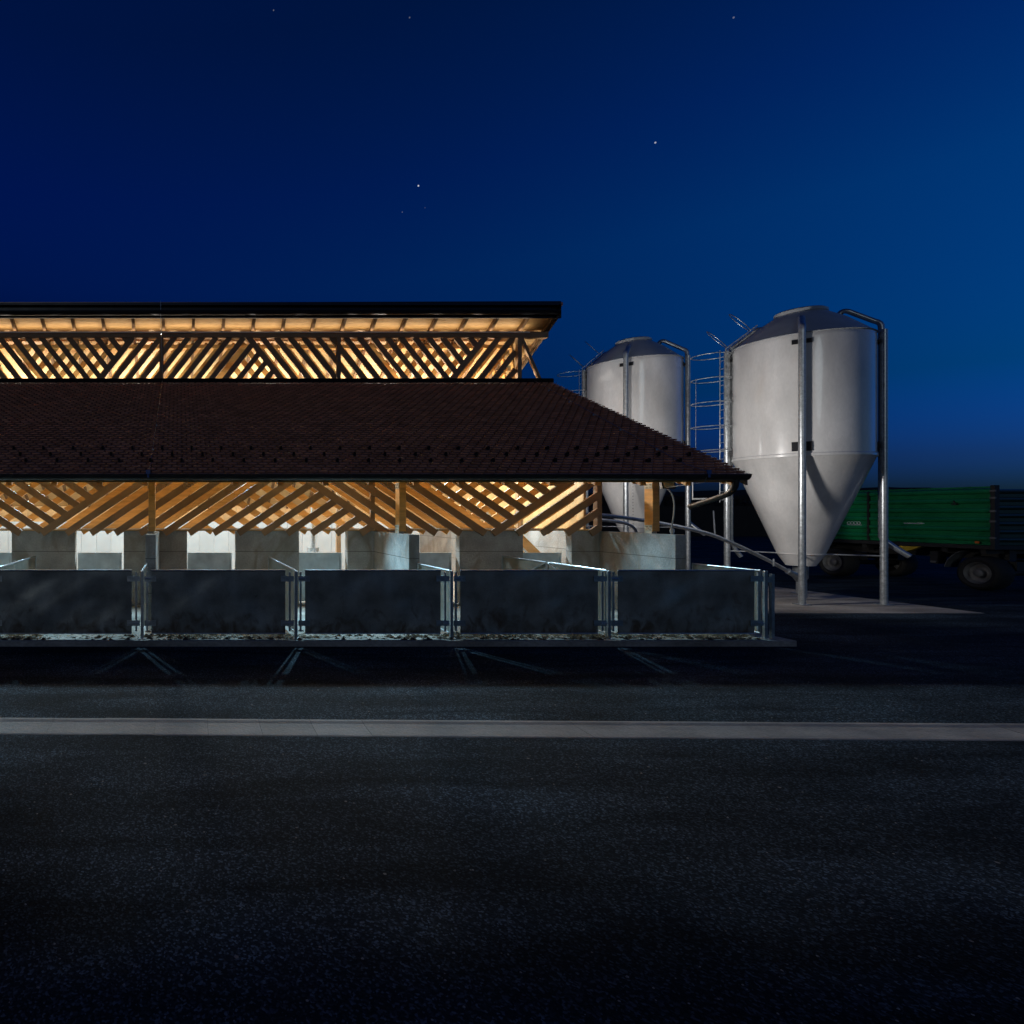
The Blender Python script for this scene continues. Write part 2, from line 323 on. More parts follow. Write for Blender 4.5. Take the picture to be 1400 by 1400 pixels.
# dark land behind
def ridge(name, y, x0, x1, h, seed, m, n=160, amp=.3, thick=30):
    r = random.Random(seed); b = MB(); vs = []
    ph = [r.uniform(0, 6.3) for _ in range(6)]
    for i in range(n + 1):
        xx = x0 + (x1 - x0) * i / n
        zz = h + amp * sum(math.sin(xx * f / 6 + q) / (j + 1) for j, (f, q) in enumerate(zip((.12, .31, .73, 1.9, 4.7, 9.1), ph)))
        vs += [(xx, y, -.5), (xx, y + 1.5, zz * .8), (xx, y + 5, zz), (xx, y + thick, -.5)]
    fs = []
    for i in range(n):
        for j in range(3): fs.append((i * 4 + j, i * 4 + 4 + j, i * 4 + 5 + j, i * 4 + 1 + j))
    b.add(vs, fs); return b.build(name, m)
tag(ridge('hills', 260, -300, 700, 11.2, 3, 'hill', amp=1.0, thick=120), kind='structure')
def hedge():
    r = random.Random(5); b = MB()
    for i in range(15000):
        xx = r.uniform(-10, 130); yy = 42 + r.uniform(-1.4, 1.4) + xx * .05
        top = 2.55 + .22 * math.sin(xx * .9) + .15 * math.sin(xx * 2.3 + 1) + .1 * math.sin(xx * 5.1)
        zz = r.uniform(0, 1) ** .6 * top; s_ = r.uniform(.08, .22); q = r.uniform(0, 6.3)
        dx, dy, dz = math.cos(q) * s_, math.sin(q) * s_, r.uniform(-.1, .16)
        b.add([(xx - dx, yy - dy, zz), (xx + dx * .2, yy + dy, zz - dz), (xx + dx, yy + dy * .3, zz + dz), (xx, yy, zz + s_)], [(0, 1, 2, 3)])
    b.box(-10, 130, 41.9, 42.1, 0, 2.1)
    return b.build('hedgerow', 'hedge', origin=(40, 42, 0))
tag(hedge(), 'long dark hedgerow along the far side of the yard', 'hedge')

# ------------------------------------------------------------------ barn
TP = .506                                     # tan of roof pitch
def zr(y): return 2.205 + TP * (y - 8.12)     # top surface of the lower roof
barn = thing('barn', (0, 10.4, 0), 'long open timber and concrete barn lit from inside under brown tiled roofs', 'barn')
XL, XR = -8.6, 7.30
FINX = [-4.35, -.42, 3.45, 7.36]
# perforated concrete wall
ops = []
xr = 6.805
while xr > XL: ops.append((xr - .842, xr)); xr -= 1.942
ops = ops[::-1]
x0 = XL
for (a0, a1) in ops + [(XR, None)]:
    b = MB(); b.box(x0, a0, 10.40, 10.56, .112, 1.372); b.build('wall_pier', 'formed', barn, bevel=.006); x0 = a1
b = MB(); b.box(XL, XR, 10.401, 10.559, .074, .111); b.build('threshold', 'concrete', barn)
b = MB(); b.box(XL, 7.26, 10.37, 10.60, 1.374, 1.398); b.build('sill', 'board', barn)
for fx in FINX:
    b = MB(); b.box(fx - .078, fx + .078, 8.80, 10.398, .074, 1.366); b.build('fin_wall', 'formed', barn, bevel=.008)
# gable wall
b = MB(); b.box(7.14, 7.30, 10.562, 19, .07, 1.372)
b.build('gable_base_wall', 'formed', barn)
b = MB()
y = 10.62
while y < 18.9:
    y1 = min(y + .19, 18.96)
    top = min(zr((y + y1) / 2) - .16, 4.36) if y < 12.5 else min(4.38, 5.72 - .577 * (y - 12.15))
    b.box(7.16, 7.20, y + .002, y1 - .002, 1.374, top); y = y1
b.build('gable_cladding', 'board', barn)
# posts under the eaves on the fins
for fx in FINX:
    b = MB(); b.box(fx - .055, fx + .050, 9.25, 9.42, 1.40, 2.62)
    ps = b.build('post', 'wood', barn, bevel=.005)
    for zs_, za, zb_ in (((1.43, 1.475), 1.368, 1.50), ((2.085, 2.125), 2.06, 2.15)):
        q = MB(); q.box(fx - .062, fx - .0565, 9.26, 9.41, za, zb_)
        if za < 1.5: q.box(fx - .056, fx + .03, 9.28, 9.39, 1.367, 1.397)
        for yy in (9.30, 9.37):
            for zz in zs_: q.tube([(fx - .074, yy, zz), (fx - .055, yy, zz)], .009, 6)
        q.build('post_bracket', 'plate', ps)
b = MB(); b.box(XL, 7.66, 9.26, 9.41, 2.622, 2.70); b.build('eave_purlin', 'wood', barn)
b = MB(); b.box(XL, 7.26, 10.34, 10.46, 2.225, 2.36); b.build('lattice_beam', 'wood', barn)
b = MB(); b.box(7.18, 7.262, 10.30, 10.40, 1.40, 2.224); b.build('lattice_end_post', 'darkwood', barn)
b = MB(); b.box(3.30, 3.37, 10.33, 10.40, 1.40, 2.224); b.build('lattice_stud', 'darkwood', barn)

def lattice(name, m, zones, members, zb, zt, yc, th, wd, tn, pitch, parent, hi=None):
    """zones: (dir, left, right, phase) with left/right = ('/'|'\\', x at zb) or ('|', x)."""
    H = zt - zb
    def xl(ln, z): return ln[1] + (0 if ln[0] == '|' else (z - zb) / tn * (1 if ln[0] == '/' else -1))
    b = MB(); off = wd * math.sqrt(1 + tn * tn) / tn * .5
    for (dr, lf, rt, ph) in zones:
        sg = 1 if dr == '/' else -1
        for kk in range(-60, 60):
            xb = ph + kk * pitch
            zs = [zb + H * i / 200 for i in range(201)]
            ok = [z for z in zs if xl(lf, z) + (off * .7 if lf[0] != dr else off) < xb + sg * (z - zb) / tn < xl(rt, z) - (off * .7 if rt[0] != dr else off)]
            if len(ok) < 6: continue
            j = random.uniform(-.004, .004)
            b.bar((xb + sg * (ok[0] - zb) / tn, yc, ok[0]), (xb + sg * (ok[-1] - zb) / tn, yc, ok[-1]), wd, th, up=(0, 1, 0)) if False else \
                slat(b, xb + sg * (ok[0] - zb) / tn, ok[0], xb + sg * (ok[-1] - zb) / tn, ok[-1], yc, th, wd)
    for (dr, xb) in members:
        sg = 1 if dr == '/' else -1
        slat(b, xb, zb, xb + sg * H / tn, zt, yc - .006, th + .004, wd * 1.05)
    return b.build(name, m, parent)
def slat(b, xa, za, xc, zc, y, th, wd):
    dx, dz = xc - xa, zc - za; L_ = math.hypot(dx, dz); nx, nz = -dz / L_ * wd / 2, dx / L_ * wd / 2
    vs = []
    for yy in (y - th / 2, y + th / 2):
        vs += [(xa + nx, yy, za + nz), (xa - nx, yy, za - nz), (xc - nx, yy, zc - nz), (xc + nx, yy, zc + nz)]
    b.add(vs, [(0, 1, 2, 3), (7, 6, 5, 4), (0, 4, 5, 1), (1, 5, 6, 2), (2, 6, 7, 3), (3, 7, 4, 0)])
tn = .675; pt = .4216
lattice('lattice_screen', 'darkwood',
        [('\\', ('|', XL), ('/', -2.36), -2.73), ('/', ('/', -2.36), ('\\', 3.57), -2.36), ('\\', ('\\', 3.57), ('/', 5.39), 3.57), ('/', ('/', 5.39), ('|', 7.30), 5.39)],
        [('/', -2.36), ('\\', 3.57), ('/', 5.39)], 1.334, 2.30, 10.315, .045, .118, tn, pt, barn)
lattice('inner_lattice_screen', 'wood',
        [('/', ('|', XL), ('/', .02), -2.16), ('\\', ('/', .02), ('\\', 5.56), 4.385 + .0), ('/', ('\\', 5.56), ('|', 7.1), 5.7)],
        [('/', .02), ('\\', 5.56)], 1.345, 2.42, 10.72, .045, .118, tn, pt, barn)
b = MB(); b.box(XL, 7.13, 10.66, 10.745, 2.425, 2.53); b.build('inner_lattice_beam', 'wood', barn)
# clerestory
lattice('clerestory_screen', 'darkwood',
        [('\\', ('|', XL), ('/', -1.718), -1.85), ('/', ('/', -1.718), ('\\', 2.205), -1.718), ('\\', ('\\', 2.205), ('/', 5.66), 2.205), ('/', ('/', 5.66), ('|', 7.10), 5.66)],
        [('/', -1.718), ('\\', 2.205), ('/', 5.66)], 4.40, 5.36, 12.575, .045, .112, 1.27, .290, barn)
lattice('inner_clerestory_screen', 'wood',
        [('\\', ('|', XL), ('\\', -2.82), -3.0), ('/', ('\\', -2.82), ('/', .705), -1.56), ('\\', ('/', .705), ('\\', 4.78), 2.38), ('/', ('\\', 4.78), ('|', 7.05), 5.80)],
        [('\\', -2.82), ('/', .705), ('\\', 4.78)], 4.38, 5.30, 12.86, .045, .112, 1.27, .290, barn)
b = MB(); b.box(XL, 7.71, 12.52, 12.65, 5.342, 5.468); b.build('top_beam', 'darkwood', barn)
b = MB(); b.box(XL, 7.1, 12.82, 12.92, 5.20, 5.28); b.build('inner_top_beam', 'wood', barn)
for px_ in (-4.05, -.37, 3.33, 7.10):
    b = MB(); b.box(px_ - .042, px_ + .042, 12.50, 12.60, .07, 5.340); b.build('clerestory_post', 'darkwood', barn)
b = MB(); slat(b, 7.16, 5.34, 7.545, 4.47, 12.56, .07, .06); b.build('strut', 'darkwood', barn)
for yy in (12.75, 13.1, 13.45, 13.8):        # slats closing the clerestory gable
    b = MB(); top = 5.66 - .577 * (yy - 12.15)
    b.bar((7.12, yy, 4.36), (7.12, yy + .12, top), .03, .10, up=(0, 1, 0)); b.build('gable_slat', 'wood', barn)

# lower roof: deck, rafters, tiles
YE, YT = 8.14, 12.46
b = MB(); b.extrude_x([(YE, zr(YE) - .065), (YE, zr(YE) - .03), (YT, zr(YT) - .03), (YT, zr(YT) - .065)], XL, 7.68); b.build('roof_deck', 'board', barn)
xx = 7.60
while xx > XL:
    b = MB(); t0, t1 = 8.22, 12.44
    b.extrude_x([(t0, zr(t0) - .195), (t0, zr(t0) - .067), (t1, zr(t1) - .067), (t1, zr(t1) - .185), (t0 + .12, zr(t0 + .12) - .225), (t0 + .3, zr(t0 + .3) - .185)], xx - .038, xx + .038)
    b.build('rafter', 'wood', barn); xx -= .621
cs = math.cos(math.atan(TP)); sn = math.sin(math.atan(TP))
b = MB(); expo = .0975; wt = .143; nrow = int((YT - 8.10) / cs / expo) + 1
for r_ in range(nrow):
    d0 = r_ * expo; xs = -5.6 + (wt / 2 if r_ % 2 else 0)
    while xs < 7.72:
        wv = min(wt - .010, 7.735 - xs)
        if wv < .03: break
        jit = random.uniform(-.0012, .0012); lift = random.uniform(0, .0012)
        pts = []
        for t_ in (0, .12, .3, .5, .7, .88, 1): pts.append((xs + wv * t_, d0 + jit + .034 * (1 - math.sqrt(max(0, 1 - (2 * t_ - 1) ** 2))) ** 1.2))
        pts += [(xs + wv, d0 + expo + .03), (xs, d0 + expo + .03)]
        vs = []
        for hh in (0, 1):
            for (px_, dd) in pts:
                n_off = (.034 + lift) * (1 - (dd - d0) / (expo + .03)) + (-.022 if hh == 0 else 0)
                y_ = 8.10 + dd * cs - n_off * sn; z_ = zr(8.10) + dd * sn + n_off * cs - .012
                vs.append((px_, y_, z_))
        m_ = len(pts)
        b.add(vs, [tuple(range(m_, 2 * m_))] + [(i, (i + 1) % m_, m_ + (i + 1) % m_, m_ + i) for i in range(m_ - 1)])
        xs += wt
b.build('roof_tiles', 'tile', barn)
b = MB(); b.box(XL, 7.72, 12.36, 12.50, 4.372, 4.445); b.tube([(XL, 12.40, 4.43), (7.72, 12.40, 4.43)], .035, 10); b.build('ridge_flashing', 'guard', barn)
# rake board at the gable edge
b = MB(); b.extrude_x([(YE, zr(YE) - .15), (YE, zr(YE) - .012), (YT, zr(YT) - .012), (YT, zr(YT) - .15)], 7.685, 7.715); b.build('rake_board', 'darkwood', barn)
# snow guards
for (gy, gx) in ((8.89, -2.455), (8.667, -2.303), (8.458, -2.167)):
    xx = gx - .44
    while xx < 7.5:
        b = MB(); z_ = zr(gy) + .034
        b.bar((xx, gy, z_), (xx, gy + .06, z_ + .03), .03, .006); b.bar((xx, gy, z_ - .005), (xx, gy, z_ + .05), .035, .006, up=(0, 1, 0)); b.bar((xx, gy + .002, z_ + .048), (xx, gy + .07, z_ + .028), .012, .006)
        b.build('snow_guard', 'guard', barn); xx += .44
# lower gutter
def gutter(b, x0, x1, yc, zt_, r, z_drop=0):
    prof = []
    for i in range(9): t_ = math.pi + math.pi * i / 8; prof.append((yc + r * math.cos(t_), zt_ + r * math.sin(t_)))
    for i in range(9): t_ = 2 * math.pi - math.pi * i / 8; prof.append((yc + (r - .006) * math.cos(t_), zt_ + (r - .006) * math.sin(t_)))
    m_ = len(prof); vs = [(x0, y, z - z_drop) for y, z in prof] + [(x1, y, z) for y, z in prof]
    b.add(vs, [(i, (i + 1) % m_, m_ + (i + 1) % m_, m_ + i) for i in range(m_)] + [tuple(range(m_))[::-1], tuple(range(m_, 2 * m_))])
b = MB(); gutter(b, XL, 7.64, 8.075, 2.198, .072)
b.tube([(XL, 8.004, 2.20), (7.64, 8.004, 2.20)], .008, 6)
xx = 7.3
while xx > XL: b.box(xx - .012, xx + .012, 8.000, 8.15, 2.203, 2.209); xx -= .621
b.add([(7.642, 8.075 + .074 * math.cos(math.pi + math.pi * i / 8), 2.2 + .074 * math.sin(math.pi + math.pi * i / 8)) for i in range(9)], [tuple(range(9))])
for jx in (1.35, 4.1, 6.1): b.tube([(jx - .012, 8.075, 2.12), (jx + .012, 8.075, 2.12)], .01, 6)
gt = b.build('gutter', 'gutter', barn, smooth=True)
b = MB(); b.box(XL, 7.68, 8.150, 8.172, 2.045 + .06, 2.165); b.build('eave_fascia', 'wood', barn)
pts = arc((7.50, 8.08, 2.14), (7.50, 8.08, 1.98), (7.48, 8.22, 1.93), 6) + [(7.43, 8.72, 1.775)]
b = MB(); b.tube([(7.50, 8.08, 2.17), (7.50, 8.08, 2.12)], [.07, .045], 12); b.tube(pts, .040, 12, cap=False); b.tube([Vector(pts[-1]) - Vector((-.004, .04, -.012)), pts[-1]], .046, 12, cap=False)
b.build('downpipe', 'gutter', barn, smooth=True)
# roof lightning wire with clamps
b = MB(); b.tube([(-.416, 8.0, 2.235), (-.40, 8.4, zr(8.4) + .03), (-.348, 12.42, zr(12.42) + .05), (-.352, 12.5, 4.6), (-.37, 12.44, 5.34), (-.37, 12.0, 5.55), (-.37, 12.0, 5.94)], .005, 5)
b.tube([(7.06, 8.0, 2.235), (7.07, 8.4, zr(8.4) + .03), (7.33, 12.42, zr(12.42) + .05)], .005, 5); b.tube([(7.06, 8.0, 2.24), (7.04, 8.03, 2.1), (6.98, 8.6, 2.05)], .004, 5)
for (qx, qy) in ((7.08, 8.9), (7.13, 9.7), (7.18, 10.4), (7.22, 11.1), (7.27, 11.8), (-.39, 8.9), (-.375, 9.9), (-.36, 11)): b.box(qx - .012, qx + .012, qy - .01, qy + .01, zr(qy) + .012, zr(qy) + .035)
b.build('lightning_wire', 'galv', barn)
for qx in (-.416, 7.06):
    b = MB(); b.box(qx - .028, qx + .028, 7.985, 8.00, 2.205, 2.262); b.tube([(qx, 7.99, 2.20), (qx, 7.99, 2.16)], .014, 6); b.build('wire_clamp', 'blue_clamp', barn)

# upper roof, falling backwards
def zu(y): return 5.80 - .577 * (y - 12.15)
b = MB(); b.extrude_x([(12.13, zu(12.13)), (12.13, zu(12.13) + .035), (19.2, zu(19.2) + .035), (19.2, zu(19.2))], XL, 7.69); b.build('upper_roof_deck', 'board', barn)
b = MB(); b.extrude_x([(12.08, zu(12.08) + .037), (12.08, zu(12.08) + .09), (19.3, zu(19.3) + .09), (19.3, zu(19.3) + .037)], XL, 7.73); b.build('upper_roof_covering', 'tile', barn)
xx = 7.655; first = True
while xx > XL:
    b = MB(); b.extrude_x([(12.17, zu(12.17) - .10), (12.17, zu(12.17) - .002), (19.1, zu(19.1) - .002), (19.1, zu(19.1) - .10)], xx - .030, xx + .030)
    b.build('upper_rafter', 'rafterwood', barn); xx -= .621 if not first else .53; first = False
xtl = -5.0
b = MB()
def ubox(b, x0, x1, y0, y1, z0, z1, drop=.055):
    b.add([(x0, y0, z0 - drop * 0), (x0, y0, z1 - drop), (x0, y1, z0), (x0, y1, z1 - drop), (x1, y0, z0), (x1, y0, z1), (x1, y1, z0), (x1, y1, z1)],
          [(0, 1, 3, 2), (4, 6, 7, 5), (0, 4, 5, 1), (2, 3, 7, 6), (0, 2, 6, 4), (1, 5, 7, 3)])
ubox(b, XL, 7.72, 12.115, 12.150, 5.62, 5.90)
b.build('upper_fascia', 'black', barn)
b = MB(); gutter(b, XL, 7.62, 12.04, 5.735, .072, .03); ubox(b, XL, 7.655, 12.02, 12.11, 5.85, 5.928); b.tube([(XL, 11.97, 5.705), (7.62, 11.97, 5.735)], .009, 6)
b.add([(7.622, 12.04 + .074 * math.cos(math.pi + math.pi * i / 8), 5.735 + .074 * math.sin(math.pi + math.pi * i / 8)) for i in range(9)], [tuple(range(9))])
b.box(7.615, 7.628, 11.97, 12.12, 5.62, 5.86)
b.build('upper_gutter', 'black', barn, smooth=True)
b = MB(); b.extrude_x([(12.15, zu(12.15) - .12), (12.15, zu(12.15) + .03), (19.2, zu(19.2) + .03), (19.2, zu(19.2) - .12)], 7.695, 7.722); b.build('verge_board', 'darkwood', barn)
# rear wall and inner linings
b = MB(); yy = XL
while yy < 7.1: b.box(yy + .002, yy + .198, 18.9, 18.95, 1.38, zu(18.9) - .02 + .6 * 0); yy += .2
b.build('rear_cladding', 'board', barn)
b = MB(); b.box(XL, 7.13, 18.85, 19.0, .072, 1.378); b.build('rear_wall', 'concrete', barn)
b = MB(); b.box(XL - .1, XL - .02, 10.4, 19, .07, 4.3); b.build('far_end_wall', 'board', barn)
# white plastic pen partition inside
b = MB(); xx = XL
while xx < 5.9: b.box(xx + .003, xx + .377, 15.5, 15.535, .072, 1.45); xx += .38
b.build('partition', 'panel', barn)
# hinged sheet flaps in the wall openings
for (a0, a1) in ops:
    b = MB(); b.box(a0 + .012, a1 - .05, 10.60, 10.612, .12, .972); b.tube([(a0 + .012, 10.606, .972), (a1 - .05, 10.606, .972)], .012, 6)
    f_ = b.build('door_flap', 'flap', barn)
    b = MB(); b.extrude_y([(a1 - .10, .1), (a1 - .03, .1), (a1 - .085, .95)], 10.575, 10.59); b.build('flap_stop', 'galv', f_)
# extra fittings seen in the openings
t = thing('stair', (6.4, 11.3, .07), 'pale timber stair running down behind the rightmost wall opening', 'stair')
for i, (yy, m_) in enumerate(((11.15, 'board'), (11.75, 'board'))):
    b = MB(); slat(b, 5.6, 1.9, 7.0, .5, yy, .05, .22); b.build('stringer', m_, t)
b = MB(); b.tube([(5.62, 11.05, 1.75), (7.0, 11.05, .35)], .022, 8); b.build('handrail', 'cable', t)
for i in range(8):
    b = MB(); b.box(5.7 + .17 * i, 5.92 + .17 * i, 11.19, 11.71, 1.70 - .17 * i, 1.73 - .17 * i); b.build('tread', 'board', t)
t = thing('feed_pipe', (2.45, 11.0, .9), 'short steel feeder tube with collar seen in the opening left of the middle fin', 'feed pipe')
b = MB(); b.tube([(2.50, 11.2, 1.9), (2.50, 11.2, 1.02)], .045, 12); b.build('tube', 'pipe', t, smooth=True)
b = MB(); b.tube([(2.50, 11.2, 1.04), (2.50, 11.2, .96)], .11, 12); b.build('collar', 'galv', t, smooth=True)

# lamps inside
def batten(x, y, z, label, e, colr, gz=0):
    t = thing('batten_lamp', (x, y, z), label, 'lamp', 'strip lamps inside the barn')
    b = MB(); b.box(x - .45, x + .45, y - .03, y + .03, z + .02, z + .06); b.build('housing', 'white', t)
    b = MB(); b.tube([(x - .42, y, z), (x + .42, y, z)], .018, 8); b.build('tube', 'lamp', t)
    light('glow', 'POINT', (x, y, z - .06), t, e, colr, shadow_soft_size=.06 * S)
WARM = (1.0, .93, .82); COOL = (.42, .77, 1.0)
nm = ['far left beyond', 'left of', 'just left of', 'just right of', 'between', 'in line with', 'near', 'close to', 'right of', 'at']
LX = [-6.6, -4.6, -2.6, -.9, 1.0, 2.95, 4.9, 6.4]
ORD = ['nearest to', 'second from', 'third from', 'fourth from', 'fifth from', 'sixth from', 'seventh from', 'farthest from']
for i, x_ in enumerate(LX):
    batten(x_, 12.15, 2.83 + .07 * math.sin(i * 2.4), 'cool white strip lamp under the lower roof, ' + ORD[len(LX) - 1 - i] + ' the gable end', 150 * (1.6, .3, 1.6, .4, 1.8, .5, 1.3, .4)[i], COOL)
UX = [-6.5, -3.6, -.8, 2.0, 4.6, 6.5]
for i, x_ in enumerate(UX):
    batten(x_, 13.3, 4.0, 'warm strip lamp below the clerestory, ' + (ORD[:5] + ORD[7:])[len(UX) - 1 - i] + ' the gable end', 250, WARM)
PLX = [-3.4, -1.45, .5, 2.45, 4.45, 6.35]  # added spots that brighten the fins and yard; no fittings known here
for i, x_ in enumerate(PLX):
    t = thing('added_fill_spot', (x_, 10.24, 2.28), 'added small cool fill spot on the lattice beam above the pens, ' + (ORD[:5] + ORD[7:])[len(PLX) - 1 - i] + ' the gable', 'lamp', 'added fill spots above the pens')
    b = MB(); b.tube([(x_, 10.22, 2.262), (x_, 10.26, 2.31)], .030, 12); b.build('housing', 'black', t)
    b = MB(); b.box(x_ - .01, x_ + .01, 10.25, 10.338, 2.29, 2.31); b.build('bracket', 'black', t)
    q = Vector((.0, -.60, -.80)).to_track_quat('-Z', 'Y').to_euler()
    light('beam', 'SPOT', (x_, 10.205, 2.245), t, 270 * (1.7, 1.1, .50, 1.9, .60, .90)[i], COOL, spot_size=rad(86), spot_blend=.85, shadow_soft_size=.018 * S, rot=q)
# added warm fill strips at the lattices and high soffit; no fittings known
def strip(x, y, z, ln, e, rx, label):
    t = thing('added_fill_strip', (x, y, z), label, 'lamp')
    b = MB(); b.box(x - ln / 2, x + ln / 2, y - .015, y + .015, z - .03, z - .005); b.build('housing', 'white', t)
    light('glow', 'AREA', (x, y, z), t, e, (1.0, .86, .66), shape='RECTANGLE', size=ln * S, size_y=.04 * S, rot=(rx, 0, 0))
strip(-.6, 10.46, 1.42, 15.0, 12, rad(180 - 18), 'added warm fill strip on the sill behind the lower lattice')
strip(-.6, 12.70, 4.43, 15.0, 12, rad(180 + 2), 'added warm fill strip on the ridge behind the clerestory lattice')

strip(-.4, 12.495, 5.462, 15.4, 18, rad(180 + 14), 'added warm fill strip under the front of the top beam lighting the high soffit')

# ------------------------------------------------------------------ pens: gates, posts, dividers
FY = 7.70; PX = [-4.42, -2.45, -.474, 1.498, 3.492, 5.512, 7.52]
def post_at(x, label):
    t = thing('pen_post', (x, FY, .07), label, 'fence post', 'posts of the pen fence')
    b = MB(); b.box(x - .019, x + .019, FY - .019, FY + .019, .074, .945); b.build('shaft', 'galv', t, bevel=.003)
    b = MB(); b.box(x - .05, x + .05, FY - .045, FY + .045, .0745, .082); b.build('foot_plate', 'galv', t)
names = ['off the left edge', 'at the left edge of the fence run', 'in front of the first concrete fin', 'between the first and second concrete fins', 'in front of the second concrete fin', 'between the second and third concrete fins', 'at the right end of the fence']
for x_, n_ in zip(PX, names): post_at(x_, 'galvanised pen post ' + n_)
def gate(x0, x1, label, seed, z0=.141, z1=.949):
    r = random.Random(seed); cx_ = (x0 + x1) / 2
    t = thing('pen_gate', (cx_, FY, .14), label, 'gate', 'sheet metal gates of the pens')
    s0, s1 = x0 + .118, x1 - .135
    # slightly buckled sheet
    nx, nz = 28, 12; b = MB(); vs = []
    ph = [r.uniform(0, 6.3) for _ in range(6)]
    for sd in (0, 1):
        for i in range(nx + 1):
            for j in range(nz + 1):
                u, v = i / nx, j / nz; ed = math.sin(math.pi * u) ** .4 * math.sin(math.pi * v) ** .4 if 0 < u < 1 and 0 < v < 1 else 0
                d = .010 * ed * (math.sin(5 * u + 3 * v + ph[0]) + .7 * math.sin(9 * u - 6 * v + ph[1]) + .5 * math.sin(17 * u + 5 * v + ph[2]) + .35 * math.sin(23 * u - 15 * v + ph[3]))
                vs.append((s0 + (s1 - s0) * u, FY + d + (.003 if sd else 0), z0 + (z1 - z0) * v))
    fs = []; K = (nx + 1) * (nz + 1)
    for i in range(nx):
        for j in range(nz):
            q = i * (nz + 1) + j; fs.append((q, q + nz + 1, q + nz + 2, q + 1)); fs.append((K + q, K + q + 1, K + q + nz + 2, K + q + nz + 1))
    b.add(vs, fs); b.build('sheet', 'splashed', t, smooth=True)
    b = MB()
    b.tube([(s0, FY, z1), (s1, FY, z1)], .012, 8)
    b.tube([(s0, FY, z0), (s1, FY, z0)], .009, 8)
    for zz in (.845, .275): b.box(x0 + .028, s0 + .06, FY - .012, FY - .004, zz - .036, zz + .036); b.box(s1 - .06, x1 - .028, FY - .012, FY - .004, zz - .036, zz + .036)
    b.build('frame', 'galv', t)
    for sx in (x0 + .062, x1 - .078):
        b = MB(); b.box(sx - .012, sx + .012, FY - .003, FY + .018, .17, .93); b.build('stile', 'galv', t)
    b = MB(); b.tube([(x0 + .03, FY - .02, .845), (x0 + .11, FY - .02, .845)], .010, 6); b.tube([(x1 - .03, FY - .02, .275), (x1 - .11, FY - .02, .275)], .010, 6); b.build('latch', 'galv', t)
gn = ['beyond the left edge', 'leftmost in view, with warm dents', 'second from the left, before the first fin', 'middle gate, below the second fin', 'fourth, with a tall divider rising behind it', 'rightmost, next to the end post']
for i in range(6): gate(PX[i], PX[i + 1], 'dark galvanised sheet gate ' + gn[i], 11 + i)
def divider(x, y1, label, stay=False):
    t = thing('pen_divider', (x, (FY + y1) / 2, .1), label, 'pen divider', 'sheet dividers between the pens')
    b = MB(); b.box(x - .002, x + .002, FY + .06, y1 - .03, .14, .93); b.build('sheet', 'sheet', t)
    b = MB(); b.tube([(x, FY + .04, .14), (x, FY + .04, .945), (x, y1 - .02, .945), (x, y1 - .02, .14)], .014, 8, closed=True)
    if stay: ym = (FY + y1) / 2; b.tube([(x - .01, ym, .97), (x - .01, ym, .10)], .018, 8); b.bar((x - .02, ym, .95), (x - .02, ym + .5, .75), .012, .02); b.bar((x - .02, ym, .95), (x - .02, ym - .5, .75), .012, .02)
    b.build('frame', 'galv', t)
divider(-4.42, 8.78, 'sheet divider outside the left of the view')
divider(-2.45, 10.25, 'brightly lit sheet divider reaching the wall at the far left', True)
divider(-.474, 8.78, 'short sheet divider ending at the first concrete fin')
divider(1.498, 10.05, 'long sheet divider between the first and second fins')
divider(3.492, 8.78, 'short sheet divider ending at the second concrete fin')
divider(5.512, 10.25, 'long sheet divider with a stay post between the second and third fins', True)
divider(7.50, 8.78, 'short sheet divider closing the right end of the pens')
t = thing('end_rail', (7.60, FY + .03, .08), 'dark upright steel rail beside the last gate at the fence end', 'rail')
b = MB(); b.box(7.59, 7.625, FY - .02, FY + .02, .08, .905); b.build('upright', 'galv', t)
b = MB(); b.box(7.53, 7.60, FY - .026, FY - .021, .80, .87); b.build('bracket', 'galv', t)

# straw and dung along the foot of the gates
r = random.Random(9); b = MB(); c = MB()
for i in range(5200):
    x_ = r.uniform(-3.4, 7.45); dens = .35 + .65 * (math.sin(x_ * 1.7) > -.2) if x_ < 3.6 else 1
    if r.random() > dens: continue
    y_ = FY + abs(r.gauss(0, .22)) - .075; h_ = .076 + r.uniform(0, .035) * math.exp(-(y_ - FY) ** 2 / .05); q = r.uniform(0, 6.3); L_ = r.uniform(.015, .06)
    b.bar((x_, y_, h_), (x_ + math.cos(q) * L_, y_ + math.sin(q) * L_ * .6, h_ + r.uniform(-.004, .012)), .004, .003)
for i in range(900):
    x_ = r.uniform(-3.4, 7.45)
    if x_ < 3.6 and r.random() > .35 + .5 * (math.sin(x_ * 2.3 + 1) > 0): continue
    y_ = FY + abs(r.gauss(0, .3)) - .07; s_ = r.uniform(.012, .042)
    vs = [(x_ + s_ * math.cos(a_) * 1.4 * r.uniform(.7, 1.2), y_ + s_ * math.sin(a_), .075) for a_ in [k_ * math.pi / 3 for k_ in range(6)]] + [(x_, y_, .075 + s_ * r.uniform(.5, 1))]
    c.add(vs, [(k_, (k_ + 1) % 6, 6) for k_ in range(6)])
tag(b.build('straw', 'straw', origin=(2, FY, .07)), 'scattered straw along the foot of the pen gates', 'straw', kind='stuff')
tag(c.build('dung', 'manure', origin=(2, FY, .07)), 'dark clumps of dung on the pen floor by the gates', 'dung', kind='stuff')

